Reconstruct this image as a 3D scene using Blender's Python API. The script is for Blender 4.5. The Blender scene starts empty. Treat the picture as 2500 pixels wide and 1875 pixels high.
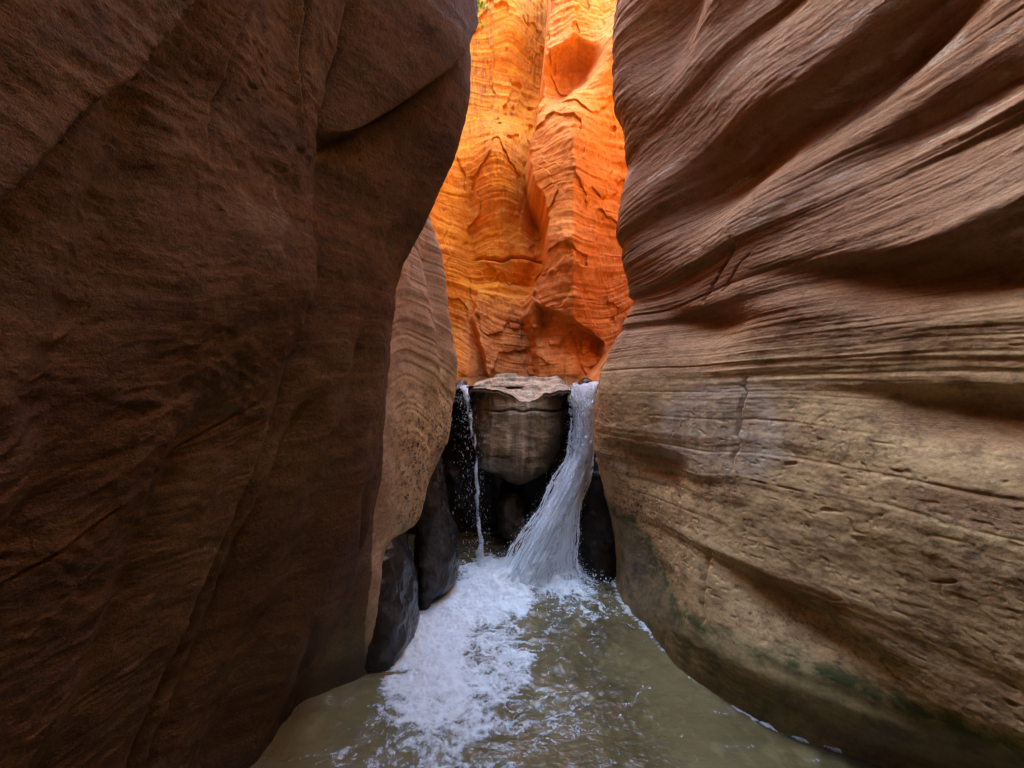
import bpy, math, random
import numpy as np

# ------------------------------------------------------------------ camera, sky, sun, exposure
SC = bpy.context.scene
F, CX, HY, CH = 950.0, 1250.0, 890.0, 1.6        # focal length in photo pixels, centre column, horizon row, eye height
cam_d = bpy.data.cameras.new('camera')
cam = bpy.data.objects.new('camera', cam_d)
SC.collection.objects.link(cam)
cam_d.sensor_width = 36.0
cam_d.lens = 36.0 * F / 2500.0
cam_d.shift_y = -47.5 / 2500.0
cam_d.clip_start = 0.02
cam_d.clip_end = 500.0
cam.location = (0, 0, CH)
cam.rotation_euler = (math.radians(90), 0, 0)
SC.camera = cam

SUN_EL, SUN_AZ = math.radians(44), math.radians(-60)     # azimuth clockwise from +Y
world = bpy.data.worlds.new('World')
SC.world = world
world.use_nodes = True
wn = world.node_tree
bg = wn.nodes['Background']
sky = wn.nodes.new('ShaderNodeTexSky')
sky.sky_type = 'NISHITA'
sky.sun_disc = False
sky.sun_elevation = SUN_EL
sky.sun_rotation = SUN_AZ
sky.air_density = 1.0
sky.dust_density = 1.4
sky.ozone_density = .8
wn.links.new(sky.outputs[0], bg.inputs[0])
bg.inputs[1].default_value = 0.15
sun_d = bpy.data.lights.new('sun', 'SUN')
sun_d.energy = 2.05
sun_d.angle = math.radians(0.5)
sun_d.color = (1.0, 0.93, 0.82)
sun = bpy.data.objects.new('sun', sun_d)
SC.collection.objects.link(sun)
sun.rotation_euler = (math.radians(90) - SUN_EL, 0, -SUN_AZ + math.pi)
from mathutils import Vector
sdir = Vector((math.sin(SUN_AZ) * math.cos(SUN_EL), math.cos(SUN_AZ) * math.cos(SUN_EL), math.sin(SUN_EL)))
sun.rotation_euler = sdir.to_track_quat('Z', 'Y').to_euler()
sun.location = (4, 4, 20)

SC.view_settings.view_transform = 'Standard'
SC.view_settings.look = 'None'
SC.view_settings.exposure = 5.15
SC.view_settings.gamma = 1.0
SC.render.engine = 'CYCLES'
SC.cycles.use_denoising = True
SC.cycles.max_bounces = 10
SC.cycles.diffuse_bounces = 7
SC.cycles.glossy_bounces = 3
SC.cycles.transparent_max_bounces = 16
SC.cycles.sample_clamp_indirect = 6.0
SC.cycles.caustics_reflective = False
SC.cycles.caustics_refractive = False

# ------------------------------------------------------------------ numeric helpers
f32 = np.float32

def _hash(ix, iy, iz, seed):
    h = (ix.astype(np.uint32) * np.uint32(374761393) + iy.astype(np.uint32) * np.uint32(668265263)
         + iz.astype(np.uint32) * np.uint32(2147483647) + np.uint32(seed * 1013904223 & 0xffffffff))
    h = (h ^ (h >> np.uint32(13))) * np.uint32(1274126177)
    h = (h ^ (h >> np.uint32(16))) * np.uint32(2246822519)
    return ((h ^ (h >> np.uint32(13))) & np.uint32(0xffff)).astype(f32) / f32(32767.5) - f32(1.0)

def noise(x, y, z=0.0, seed=0):
    """value noise, about -1..1"""
    x, y, z = np.broadcast_arrays(np.asarray(x, f32), np.asarray(y, f32), np.asarray(z, f32))
    fx, fy, fz = np.floor(x), np.floor(y), np.floor(z)
    ix, iy, iz = fx.astype(np.int64), fy.astype(np.int64), fz.astype(np.int64)
    tx, ty, tz = x - fx, y - fy, z - fz
    tx = tx * tx * tx * (tx * (tx * 6 - 15) + 10)
    ty = ty * ty * ty * (ty * (ty * 6 - 15) + 10)
    tz = tz * tz * tz * (tz * (tz * 6 - 15) + 10)
    def H(a, b, c): return _hash(ix + a, iy + b, iz + c, seed)
    x00 = H(0,0,0) * (1 - tx) + H(1,0,0) * tx
    x10 = H(0,1,0) * (1 - tx) + H(1,1,0) * tx
    x01 = H(0,0,1) * (1 - tx) + H(1,0,1) * tx
    x11 = H(0,1,1) * (1 - tx) + H(1,1,1) * tx
    return (x00 * (1 - ty) + x10 * ty) * (1 - tz) + (x01 * (1 - ty) + x11 * ty) * tz

def fbm(x, y, z=0.0, oct=4, seed=0, gain=0.5):
    x, y, z = np.asarray(x, f32), np.asarray(y, f32), np.asarray(z, f32)
    s, a, t = 0.0, 1.0, 0.0
    for o in range(oct):
        k = 2.03 ** o; c, n = math.cos(.5 + 1.1 * o), math.sin(.5 + 1.1 * o)
        s = s + a * noise((x * c - y * n) * k + 7.1 * o, (x * n + y * c) * k - 3.7 * o, z * k + 1.9 * o, seed + o)
        t += a; a *= gain
    return s / t

def ridged(x, y, z=0.0, oct=3, seed=0):
    x, y, z = np.asarray(x, f32), np.asarray(y, f32), np.asarray(z, f32)
    s, a, t = 0.0, 1.0, 0.0
    for o in range(oct):
        k = 2.07 ** o; c, n = math.cos(.5 + 1.1 * o), math.sin(.5 + 1.1 * o)
        s = s + a * (1 - np.abs(noise((x * c - y * n) * k, (x * n + y * c) * k, z * k, seed + o)) * 2)
        t += a; a *= 0.5
    return s / t

def sstep(a, b, x):
    t = np.clip((x - a) / (b - a), 0, 1)
    return t * t * (3 - 2 * t)

def pchip(xk, yk, x):
    """shape-preserving cubic; yk [K] or [K, M]; x [N] -> [N] or [N, M]"""
    xk = np.asarray(xk, float); yk = np.asarray(yk, float)
    one = yk.ndim == 1
    if one: yk = yk[:, None]
    h = np.diff(xk)[:, None]
    d = np.diff(yk, axis=0) / h
    m = np.zeros_like(yk)
    m[0], m[-1] = d[0], d[-1]
    if len(xk) > 2:
        w1 = 2 * h[1:] + h[:-1]; w2 = h[1:] + 2 * h[:-1]
        same = d[:-1] * d[1:] > 0
        with np.errstate(divide='ignore', invalid='ignore'):
            hm = (w1 + w2) / (w1 / d[:-1] + w2 / d[1:])
        m[1:-1] = np.where(same, hm, 0)
    x = np.clip(np.asarray(x, float), xk[0], xk[-1])
    i = np.clip(np.searchsorted(xk, x, side='right') - 1, 0, len(xk) - 2)
    hh = (xk[i + 1] - xk[i])[:, None]
    t = ((x - xk[i])[:, None]) / hh
    r = ((2*t**3 - 3*t**2 + 1) * yk[i] + (t**3 - 2*t**2 + t) * hh * m[i]
         + (-2*t**3 + 3*t**2) * yk[i + 1] + (t**3 - t**2) * hh * m[i + 1])
    return r[:, 0] if one else r

def table(rows, Y, Z):
    """rows: list of (z, [(y, x), ...]) -> X[nZ, nY]"""
    zs = [r[0] for r in rows]
    M = np.array([pchip([p[0] for p in r[1]], [p[1] for p in r[1]], Y) for r in rows])
    return pchip(zs, M, Z)

def curve(pts, x):
    """piecewise smooth function through pts (sorted by first)"""
    x = np.asarray(x, float)
    r = pchip([p[0] for p in pts], [p[1] for p in pts], x.ravel())
    return r.reshape(x.shape)

def segs(*a):
    """segs(start, (end, step), (end, step)...) -> 1-D coordinates"""
    out = [np.array([a[0]])]; s = a[0]
    for e, st in a[1:]:
        n = max(1, int(round(abs(e - s) / st)))
        out.append(np.linspace(s, e, n + 1)[1:]); s = e
    return np.concatenate(out)

def normals(P):
    du = np.gradient(P, axis=1); dv = np.gradient(P, axis=0)
    n = np.cross(du, dv)
    return n / (np.linalg.norm(n, axis=2, keepdims=True) + 1e-12)

def pt(px, py, Y):
    return np.array([(px - CX) / F * Y, Y, CH - (py - HY) / F * Y])

# ------------------------------------------------------------------ scene helpers
COL = SC.collection

def tag(o, label=None, cat=None, group=None, kind=None):
    if label: o['label'] = label
    if cat: o['category'] = cat
    if group: o['group'] = group
    if kind: o['kind'] = kind
    return o

def grid(name, P, m, parent=None, attrs=None, flip=False, wrap=False, keep=None):
    """P [nv, nu, 3] -> one mesh object; attrs {name: [nv, nu]}"""
    nv, nu = P.shape[:2]
    idx = np.arange(nv * nu).reshape(nv, nu)
    if wrap:
        idx = np.concatenate([idx, idx[:, :1]], axis=1)
    a, b, c, d = idx[:-1, :-1], idx[:-1, 1:], idx[1:, 1:], idx[1:, :-1]
    q = np.stack([a, b, c, d] if not flip else [a, d, c, b], axis=-1).reshape(-1, 4)
    if keep is not None:
        q = q[keep[:-1, :-1].ravel()]
        used = np.unique(q); remap = np.zeros(nv * nu, np.int64); remap[used] = np.arange(len(used))
        q = remap[q]
    else:
        used = np.arange(nv * nu)
    V = P.reshape(-1, 3)[used]
    me = bpy.data.meshes.new(name)
    me.vertices.add(len(V)); me.vertices.foreach_set('co', V.astype(f32).ravel())
    me.loops.add(q.size); me.loops.foreach_set('vertex_index', q.astype(np.int32).ravel())
    me.polygons.add(len(q))
    me.polygons.foreach_set('loop_start', np.arange(0, q.size, 4, dtype=np.int32))
    me.polygons.foreach_set('use_smooth', np.ones(len(q), bool))
    me.update(calc_edges=True)
    for k, v in (attrs or {}).items():
        at = me.attributes.new(k, 'FLOAT', 'POINT')
        at.data.foreach_set('value', np.broadcast_to(v, (nv, nu)).reshape(-1)[used].astype(f32))
    me.materials.append(m)
    o = bpy.data.objects.new(name, me)
    COL.objects.link(o)
    if parent: o.parent = parent
    return o

def poly(name, verts, faces, m, parent=None, smooth=True, attrs=None):
    me = bpy.data.meshes.new(name)
    me.from_pydata([tuple(v) for v in verts], [], faces)
    if smooth: me.polygons.foreach_set('use_smooth', [True] * len(faces))
    for k, v in (attrs or {}).items():
        at = me.attributes.new(k, 'FLOAT', 'POINT'); at.data.foreach_set('value', np.asarray(v, f32))
    me.update(); me.materials.append(m)
    o = bpy.data.objects.new(name, me); COL.objects.link(o)
    if parent: o.parent = parent
    return o

class NT:
    """short node-graph writer"""
    def __init__(s, name):
        s.m = bpy.data.materials.new(name); s.m.use_nodes = True
        s.t = s.m.node_tree; s.t.nodes.clear()
        s.out = s.t.nodes.new('ShaderNodeOutputMaterial')
        s.co = s.n('ShaderNodeTexCoord').outputs['Object']
    def n(s, kind, **kw):
        nd = s.t.nodes.new(kind)
        for k, v in kw.items(): setattr(nd, k, v)
        return nd
    def put(s, sock, v):
        if hasattr(v, 'is_output') or isinstance(v, bpy.types.NodeSocket): s.t.links.new(v, sock)
        elif v is not None:
            if sock.type == 'RGBA' and len(v) == 3: v = (*v, 1)
            sock.default_value = v
    def attr(s, name): return s.n('ShaderNodeAttribute', attribute_name=name).outputs['Fac']
    def scale(s, vec, sc, rot=(0, 0, 0)):
        mp = s.n('ShaderNodeMapping'); s.put(mp.inputs[0], vec)
        mp.inputs['Scale'].default_value = sc; mp.inputs['Rotation'].default_value = rot
        return mp.outputs[0]
    def noise(s, vec=None, scale=5, detail=4, rough=.55, dist=0, dim='3D', w=None):
        nd = s.n('ShaderNodeTexNoise', noise_dimensions=dim)
        if vec is None: vec = s.co
        if dim != '1D': s.put(nd.inputs['Vector'], vec)
        if w is not None: s.put(nd.inputs['W'], w)
        nd.inputs['Scale'].default_value = scale; nd.inputs['Detail'].default_value = detail
        nd.inputs["Roughness"].default_value = rough; nd.inputs["Distortion"].default_value = dist
        return nd.outputs['Fac']
    def math(s, op, a, b=None, c=None, clamp=False):
        nd = s.n('ShaderNodeMath', operation=op); nd.use_clamp = clamp
        s.put(nd.inputs[0], a)
        if b is not None: s.put(nd.inputs[1], b)
        if c is not None: s.put(nd.inputs[2], c)
        return nd.outputs[0]
    def ramp(s, fac, lo, hi, a=0.0, b=1.0):
        nd = s.n('ShaderNodeMapRange', interpolation_type='SMOOTHSTEP')
        s.put(nd.inputs['Value'], fac)
        nd.inputs['From Min'].default_value = lo; nd.inputs['From Max'].default_value = hi
        nd.inputs['To Min'].default_value = a; nd.inputs['To Max'].default_value = b
        return nd.outputs[0]
    def mix(s, fac, a, b, mode='MIX'):
        nd = s.n('ShaderNodeMix', data_type='RGBA', blend_type=mode)
        s.put(nd.inputs[0], fac); s.put(nd.inputs[6], a); s.put(nd.inputs[7], b)
        return nd.outputs[2]
    def bump(s, h, dist, strength=1.0, normal=None):
        nd = s.n('ShaderNodeBump'); s.put(nd.inputs['Height'], h)
        nd.inputs['Distance'].default_value = dist; s.put(nd.inputs['Strength'], strength)
        if normal is not None: s.put(nd.inputs['Normal'], normal)
        return nd.outputs[0]
    def bsdf(s, **kw):
        nd = s.n('ShaderNodeBsdfPrincipled')
        for k, v in kw.items(): s.put(nd.inputs[k.replace('_', ' ')], v)
        return nd
    def done(s, shader):
        s.t.links.new(shader, s.out.inputs['Surface']); return s.m

# ------------------------------------------------------------------ rock materials
def rock_material(name, base, dark, band, blotch, stain_col=(.075,.06,.045), pale=(.42,.38,.31), s_scale=14.0,
                  bump=0.004, grain=1.0, low=None, wetmul=(.42, .40, .38), wet_rough=.34):
    """sandstone: bedding colour from attribute s, blotches, masks: wet (dark damp skin), algae, pale (salt), low (second tone"""
    g = NT(name)
    sv = g.attr('s')
    b1 = g.noise(dim='1D', w=sv, scale=s_scale, detail=5, rough=.65)
    b2 = g.noise(g.scale(g.co, (1, 1, 1)), scale=1.7, detail=6, rough=.6)
    b3 = g.noise(g.co, scale=13, detail=6, rough=.65)
    b4 = g.noise(g.co, scale=75, detail=4, rough=.7)
    b5 = g.noise(g.co, scale=260, detail=3, rough=.7)
    col = g.mix(g.ramp(b1, .35, .65), base, band)
    col = g.mix(g.ramp(b2, .42, .66), col, blotch)
    if low is not None:
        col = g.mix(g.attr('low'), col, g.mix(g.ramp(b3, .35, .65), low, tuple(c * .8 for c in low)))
    col = g.mix(g.math('MULTIPLY', g.ramp(b3, .48, .70), .55), col, dark)
    col = g.mix(g.ramp(b4, .4, .7, 0.0, .35 * grain), col, dark, 'MIX')
    col = g.mix(g.ramp(b5, .55, .75, 0, .22 * grain), col, pale)
    col = g.mix(g.math('MULTIPLY', g.attr('pale'), g.ramp(b4, .35, .6, .25, 1)), col, pale)
    alg = g.math('MULTIPLY', g.attr('algae'), g.ramp(b3, .35, .6, .35, 1))
    col = g.mix(alg, col, (.085, .105, .035))
    spots = g.math('MULTIPLY', g.attr('speck'), g.ramp(g.noise(g.co, scale=42, detail=5, rough=.75), .52, .60))
    col = g.mix(spots, col, (.025, .025, .016))
    wet = g.attr('wet')
    col = g.mix(wet, col, g.mix(.45, col, stain_col, 'MIX'))
    col = g.mix(wet, col, g.mix(1.0, col, wetmul, 'MULTIPLY'))
    st = g.attr('streak')
    sk = g.noise(g.scale(g.co, (22, 22, 1.3)), scale=1.0, detail=5, rough=.7)
    col = g.mix(g.math('MULTIPLY', st, g.ramp(sk, .46, .6)), col, stain_col)
    rough = g.ramp(wet, 0, 1, .82, wet_rough)
    h = g.math('ADD', g.math('MULTIPLY', b1, g.ramp(g.attr('low'), 0, 1, .8, .15)), g.math('ADD', g.math('MULTIPLY', b3, .8), g.math('ADD', g.math('MULTIPLY', b4, .6), g.math('MULTIPLY', b5, .22))))
    nrm = g.bump(h, bump, g.math('MULTIPLY', g.ramp(wet, 0, 1, 1.0, .45), g.ramp(g.attr('low'), 0, 1, 1.0, .5)))
    p = g.bsdf(Base_Color=col, Roughness=rough, Normal=nrm)
    p.inputs['Specular IOR Level'].default_value = .35
    return g.done(p.outputs[0])

M_right = rock_material('striped_sandstone', (.40,.212,.095), (.15,.066,.029), (.29,.14,.058), (.38,.225,.11), low=(.66,.45,.20), s_scale=17, bump=.007, wetmul=(.85,.84,.70), pale=(.52,.43,.30))
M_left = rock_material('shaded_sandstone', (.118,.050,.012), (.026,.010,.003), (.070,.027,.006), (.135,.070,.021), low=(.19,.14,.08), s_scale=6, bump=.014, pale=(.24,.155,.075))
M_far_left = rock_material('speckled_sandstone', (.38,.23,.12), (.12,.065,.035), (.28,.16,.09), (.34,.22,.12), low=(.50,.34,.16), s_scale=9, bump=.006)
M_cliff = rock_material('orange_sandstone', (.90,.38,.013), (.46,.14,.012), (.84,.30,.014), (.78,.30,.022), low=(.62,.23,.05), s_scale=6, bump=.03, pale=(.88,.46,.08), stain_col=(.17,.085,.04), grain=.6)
M_boulder = rock_material('chockstone_rock', (.42,.29,.14), (.09,.06,.03), (.28,.19,.09), (.48,.35,.19), low=(.44,.36,.22), s_scale=9, bump=.010, pale=(.62,.50,.33))
M_wet = rock_material('wet_black_rock', (.060,.047,.035), (.02,.016,.012), (.04,.032,.024), (.07,.056,.042), s_scale=9, bump=.006, pale=(.30,.30,.30), wet_rough=.2)
M_bed = rock_material('creek_bed_rock', (.2,.15,.09), (.08,.06,.035), (.14,.1,.06), (.18,.14,.09), s_scale=9, bump=.01)

# ------------------------------------------------------------------ left canyon wall
def rim(X, Y, Z, ztop, sgn, reach=14):
    """append rows that carry the top of the wall outward as an unseen plateau, added to block stray light"""
    nz, ny = X.shape
    P = np.stack([X, np.broadcast_to(Y, (nz, ny)), np.broadcast_to(Z[:, None], (nz, ny))], -1)
    ex = []
    for k in (.15, .4, .9, 1.8, 3.5, 7, reach):
        r = P[-1].copy(); r[:, 0] += sgn * k; r[:, 2] += .3 * (1 - math.exp(-k)) + .25 * noise(Y * .7, k * .8, 3, 5)
        ex.append(r[None])
    return np.concatenate([P] + ex, 0)

def left_wall():
    Y = segs(-6, (-1, .12), (.3, .04), (.62, .006), (2.0, .004), (3.15, .0045), (3.5, .012), (5, .15))
    Z = segs(-.5, (0, .03), (2.6, .0045), (4.4, .009), (9, .06))
    rows = [
     (-.5, [(-6,-1.5),(-2,-1.5),(.4,-1.5),(.8,-1.4),(1.15,-1.28),(1.4,-1.2),(1.6,-1.08),(1.85,-1.08),(2.04,-.76),(2.18,-1.0),(2.4,-1.15),(2.65,-1.1),(2.9,-1.1),(3.1,-1.2),(3.4,-3),(5,-6)]),
     (0, [(-6,-1.5),(-2,-1.4),(.4,-1.36),(.8,-1.3),(1.15,-1.22),(1.4,-1.12),(1.6,-1.03),(1.8,-1.03),(2.04,-.74),(2.18,-.95),(2.3,-1.1),(2.65,-1.05),(2.9,-1.0),(3.1,-1.1),(3.4,-3),(5,-6)]),
     (.3, [(-6,-1.4),(-2,-1.3),(.4,-1.22),(.8,-1.16),(1.15,-1.13),(1.35,-1.08),(1.6,-.90),(1.75,-.86),(1.86,-.95),(2.05,-.72),(2.18,-.84),(2.3,-1.05),(2.65,-1.0),(2.9,-1.0),(3.1,-1.1),(3.4,-3),(5,-6)]),
     (.5, [(-6,-1.3),(-2,-1.2),(.4,-1.13),(.8,-1.10),(1.1,-1.085),(1.3,-1.06),(1.6,-.80),(1.73,-.755),(1.86,-.86),(2.05,-.70),(2.16,-.76),(2.3,-.92),(2.65,-.9),(2.85,-.85),(3.1,-1.0),(3.4,-3),(5,-6)]),
     (.62, [(-6,-1.3),(-2,-1.2),(.4,-1.1),(.8,-1.06),(1.1,-1.05),(1.3,-1.03),(1.6,-.76),(1.73,-.715),(1.86,-.80),(2.02,-.71),(2.2,-.68),(2.45,-.62),(2.65,-.64),(2.85,-.75),(3.1,-1.0),(3.4,-3),(5,-6)]),
     (.8, [(-6,-1.2),(-2,-1.1),(.4,-1.03),(.8,-1.0),(1.12,-.985),(1.27,-.98),(1.6,-.70),(1.75,-.66),(1.9,-.76),(2.1,-.66),(2.4,-.57),(2.65,-.56),(2.85,-.7),(3.1,-1.0),(3.4,-3),(5,-6)]),
     (1.2, [(-6,-1.1),(-2,-1.0),(.4,-.86),(.8,-.86),(1.12,-.835),(1.25,-.83),(1.6,-.62),(1.75,-.585),(1.9,-.70),(2.1,-.64),(2.3,-.55),(2.5,-.48),(2.68,-.415),(2.9,-.6),(3.1,-.9),(3.4,-3),(5,-6)]),
     (1.6, [(-6,-1.0),(-2,-.9),(.4,-.76),(.7,-.73),(1.0,-.695),(1.14,-.68),(1.22,-.73),(1.5,-.60),(1.75,-.553),(1.9,-.70),(2.1,-.66),(2.3,-.58),(2.46,-.46),(2.56,-.48),(2.68,-.375),(2.9,-.55),(3.1,-.9),(3.4,-3),(5,-6)]),
     (1.9, [(-6,-.95),(-2,-.85),(.4,-.74),(.7,-.69),(1.0,-.62),(1.15,-.575),(1.24,-.66),(1.45,-.57),(1.75,-.52),(1.9,-.68),(2.1,-.66),(2.3,-.58),(2.45,-.49),(2.56,-.52),(2.68,-.42),(2.9,-.62),(3.1,-.95),(3.4,-3),(5,-6)]),
     (2.32, [(-6,-.9),(-2,-.85),(.4,-.74),(.7,-.69),(1.0,-.62),(1.15,-.58),(1.24,-.64),(1.4,-.55),(1.6,-.44),(1.75,-.35),(1.9,-.5),(2.1,-.6),(2.3,-.62),(2.45,-.58),(2.56,-.6),(2.68,-.48),(2.9,-.7),(3.1,-1.0),(3.4,-3),(5,-6)]),
     (2.68, [(-6,-.85),(-2,-.8),(.4,-.72),(.7,-.67),(1.0,-.58),(1.15,-.52),(1.25,-.56),(1.4,-.46),(1.6,-.30),(1.75,-.212),(1.9,-.4),(2.1,-.6),(2.4,-.65),(2.68,-.57),(2.9,-.8),(3.1,-1.1),(3.4,-3),(5,-6)]),
     (3.24, [(-6,-.8),(-2,-.7),(.4,-.62),(.7,-.6),(1.0,-.5),(1.2,-.42),(1.4,-.33),(1.6,-.22),(1.75,-.157),(1.9,-.3),(2.1,-.45),(2.4,-.6),(2.68,-.62),(2.9,-.85),(3.1,-1.2),(3.4,-3),(5,-6)]),
     (4.4, [(-6,.3),(-2,.35),(.7,.3),(1.2,.2),(1.75,-.02),(2.1,-.35),(2.68,-.75),(2.9,-1),(3.1,-1.3),(3.4,-3),(5,-6)]),
     (6.5, [(-6,1.1),(-2,1.2),(.7,1.1),(1.2,.8),(1.75,.2),(2.1,-.5),(2.68,-1.8),(2.9,-2.2),(3.1,-2.4),(3.4,-3.2),(5,-6)]),  # unseen upper wall, shaped for light: overhang shades the face, far end opens
     (9, [(-6,1.2),(-2,1.2),(.7,1.1),(1.2,.7),(1.75,-.3),(2.1,-1.3),(2.68,-2.3),(2.9,-2.6),(3.1,-2.8),(3.4,-3.6),(5,-6)]),
    ]
    X = table(rows, Y, Z)
    YY, ZZ = np.meshgrid(Y, Z)
    # upper slab hanging over a slanting crack at the near top left
    dl = (ZZ - (1.86 + (YY - .547) * 2.06 + .02 * noise(YY * 9, 0, 0, 3)))      # >0 above the crack
    near = 1 - sstep(.86, 1.05, YY)
    X = X + near * (.10 * sstep(0, .05, dl) - .11 * np.exp(-(dl / .022) ** 2))
    # upper slab over the second fold
    lz = curve([(1.15,2.28),(1.3,2.33),(1.4,2.46),(1.5,2.66),(1.75,3.12),(2.0,3.5)], np.clip(YY, 1.15, 2.0)) + .015 * noise(YY * 11, 0, 0, 9)
    dl2 = ZZ - lz
    w2 = sstep(1.2, 1.3, YY) * (1 - sstep(1.78, 1.95, YY))
    X = X + w2 * (.065 * sstep(0, .06, dl2) * (1 - sstep(.3, 1.2, dl2)) - .02 * np.exp(-(dl2 / .02) ** 2))
    # creases that run down the foot of the first fold
    for y0, z0, y1, z1, wd, dp in ((1.30,1.75,1.06,.05,.032,.055),(1.21,2.9,1.25,1.75,.016,.05),(1.05,2.75,1.13,2.25,.010,.04),(1.38,1.45,1.18,.0,.045,.045),(1.55,1.7,1.42,.1,.06,.035),(.98,1.5,.78,.1,.06,.04),(.74,2.1,.60,1.0,.05,.03),
                                   (1.66,1.05,1.85,.30,.03,.025),(.95,2.5,.86,2.1,.006,.012),(.62,1.2,1.12,1.50,.007,.010),(1.58,.55,1.72,.05,.03,.02)):
        t = np.clip((ZZ - z0) / (z1 - z0), 0, 1)
        yc = y0 + (y1 - y0) * t + .018 * noise(ZZ * 5, y0 * 7, 0, 11) + .005 * noise(ZZ * 24, y0 * 7, 0, 12)
        wz = sstep(min(z0, z1) - .1, min(z0, z1) + .1, ZZ) * (1 - sstep(max(z0, z1) - .08, max(z0, z1) + .08, ZZ))
        e = (YY - yc) / wd
        X = X - 1.4 * wz * dp * (np.exp(-e * e) - .35 * np.exp(-((e + 1.8) / 1.6) ** 2))
    y, z = YY, ZZ
    fm = sstep(2.0, 2.3, y)                                   # the far folds are banded, the near ones scaly
    s = z + .10 * noise(y * 1.3, z * .8, 0, 21) + .7 * (y - 2.4) * fm - .18 * np.sin((y - 2.2) * 3.0) * fm * sstep(1.2, 2.2, z)
    d = .045 * fbm(y * 2.2, z * 1.4, 0, 4, 31) + .010 * fbm(y * 9, z * 7, 0, 3, 41)
    rough = .55 + .45 * fbm(y * 1.8, z * 1.8, 4, 2, 51)
    scal = ridged(y * 16 + 1.5 * noise(y * 6, z * 6, 0, 61), z * 30 + 2.0 * noise(y * 5, z * 5, 0, 62), 0, 3, 63)
    d += (1 - fm) * np.clip(rough, .15, 1) * .009 * scal * (1 - .75 * sstep(1.2, 1.45, y))
    # flaked patches
    fl = fbm(y * 4.5, z * 5, 7, 4, 71)
    d -= (1 - sstep(1.3, 1.5, y)) * .004 * (sstep(.16, .19, fl) + .6 * sstep(.33, .355, fl))
    d += (1 - fm) * .0022 * fbm(y * 40, z * 60, 0, 3, 72)
    d += fm * (.0035 * noise(0, 0, s * 26, 81) + .004 * noise(y * 2, 0, s * 60, 82)) * sstep(.9, 1.4, z)
    d += fm * .004 * fbm(y * 30, z * 30, 0, 3, 83) * (1 - sstep(1.3, 1.9, z))
    X = X + d
    zone = (Y > 1.35) & (Y < 1.80)
    act = (X[:, zone] / Y[zone]).max(axis=1)
    kw = np.exp(-(np.arange(-60, 61) / 20.0) ** 2); kw /= kw.sum()
    err = pchip([.0,.145,.476,.79,1.12,1.6,1.987,2.318,2.687,2.87,3.055,3.24,4.4], [-.57,-.543,-.437,-.379,-.337,-.316,-.29,-.2,-.121,-.105,-.0895,-.0895,-.06], Z) - act
    err = np.convolve(np.pad(err, 60, mode='edge'), kw, mode='valid') * (1 - sstep(3.4, 4.4, Z))
    X = X + (err[:, None] * Y[None, :]) * (sstep(1.1, 1.4, Y) * (1 - sstep(1.9, 2.1, Y)))[None, :]
    P = rim(X, Y, Z, 9, -1)
    nv = P.shape[0]
    def ext(a): return np.concatenate([a, np.repeat(a[-1:], nv - a.shape[0], 0)], 0)
    low = ext(np.clip(.35 * (1 - sstep(.55, .9, z + .1 * noise(y * 4, z * 4, 0, 91))) * sstep(1.75, 1.9, y) * (1 - fm) + fm * (1 - sstep(1.35, 1.8, z + .1 * noise(y * 4, z * 3, 0, 93))), 0, 1))
    wet = ext((1 - sstep(.05, .16, z + .05 * noise(y * 7, z * 4, 0, 92))) * .9 + sstep(2.75, 3.0, y) * (1 - sstep(1.25, 1.5, z)) * .9)
    wet = np.clip(wet + ext((1 - sstep(.50, .62, z + .02 * noise(y * 12, 0, 0, 94))) * fm), 0, 1)
    speck = ext(fm * sstep(.55, .7, z) * (1 - sstep(1.15, 1.6, z)) + .15)
    pale = ext(sstep(.25, .32, fbm(y * 3.0, z * 3.0, 3, 5, 95)) * .5 * (1 - fm) * sstep(.8, 1.0, y) * (1 - sstep(1.25, 1.35, y))
        + .5 * sstep(-.05, .3, fbm(y * 12, z * 12, 2, 5, 97)) * np.exp(-((y - 1.06) / .10) ** 2 - ((z - 1.28) / .22) ** 2)
        + .9 * np.exp(-(fbm(y * 9, z * 9, 3, 5, 96) / .05) ** 2) * np.exp(-((y - 1.02 - .12 * (z - 1.95)) / .045) ** 2 - ((z - 1.98) / .16) ** 2))
    alg = ext((1 - sstep(.15, .5, z)) * .4 * sstep(1.8, 1.95, y))
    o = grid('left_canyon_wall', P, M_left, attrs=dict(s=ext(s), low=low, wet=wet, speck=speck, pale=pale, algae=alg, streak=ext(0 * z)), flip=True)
    # far folds carry the paler, speckled stone
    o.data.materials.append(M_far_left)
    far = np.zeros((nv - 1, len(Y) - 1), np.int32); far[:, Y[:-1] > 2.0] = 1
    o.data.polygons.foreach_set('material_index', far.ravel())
    return o

tag(left_wall(), 'dark brown overhanging sandstone wall of rounded folds on the left of the slot', kind='structure')

# ------------------------------------------------------------------ right canyon wall
SIL = [(-.5,.76),(0,.745),(.185,.75),(.45,.72),(.627,.678),(.804,.634),(1.01,.59),(1.276,.595),(1.51,.634),(1.718,.707),(1.895,.81),(2.07,.855),(2.22,.825),
       (2.455,.772),(2.69,.766),(3.04,.825),(3.22,.81),(3.516,.728),(3.84,.722),(4.22,.75),(6,1.2),(9,2.2)]

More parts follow.
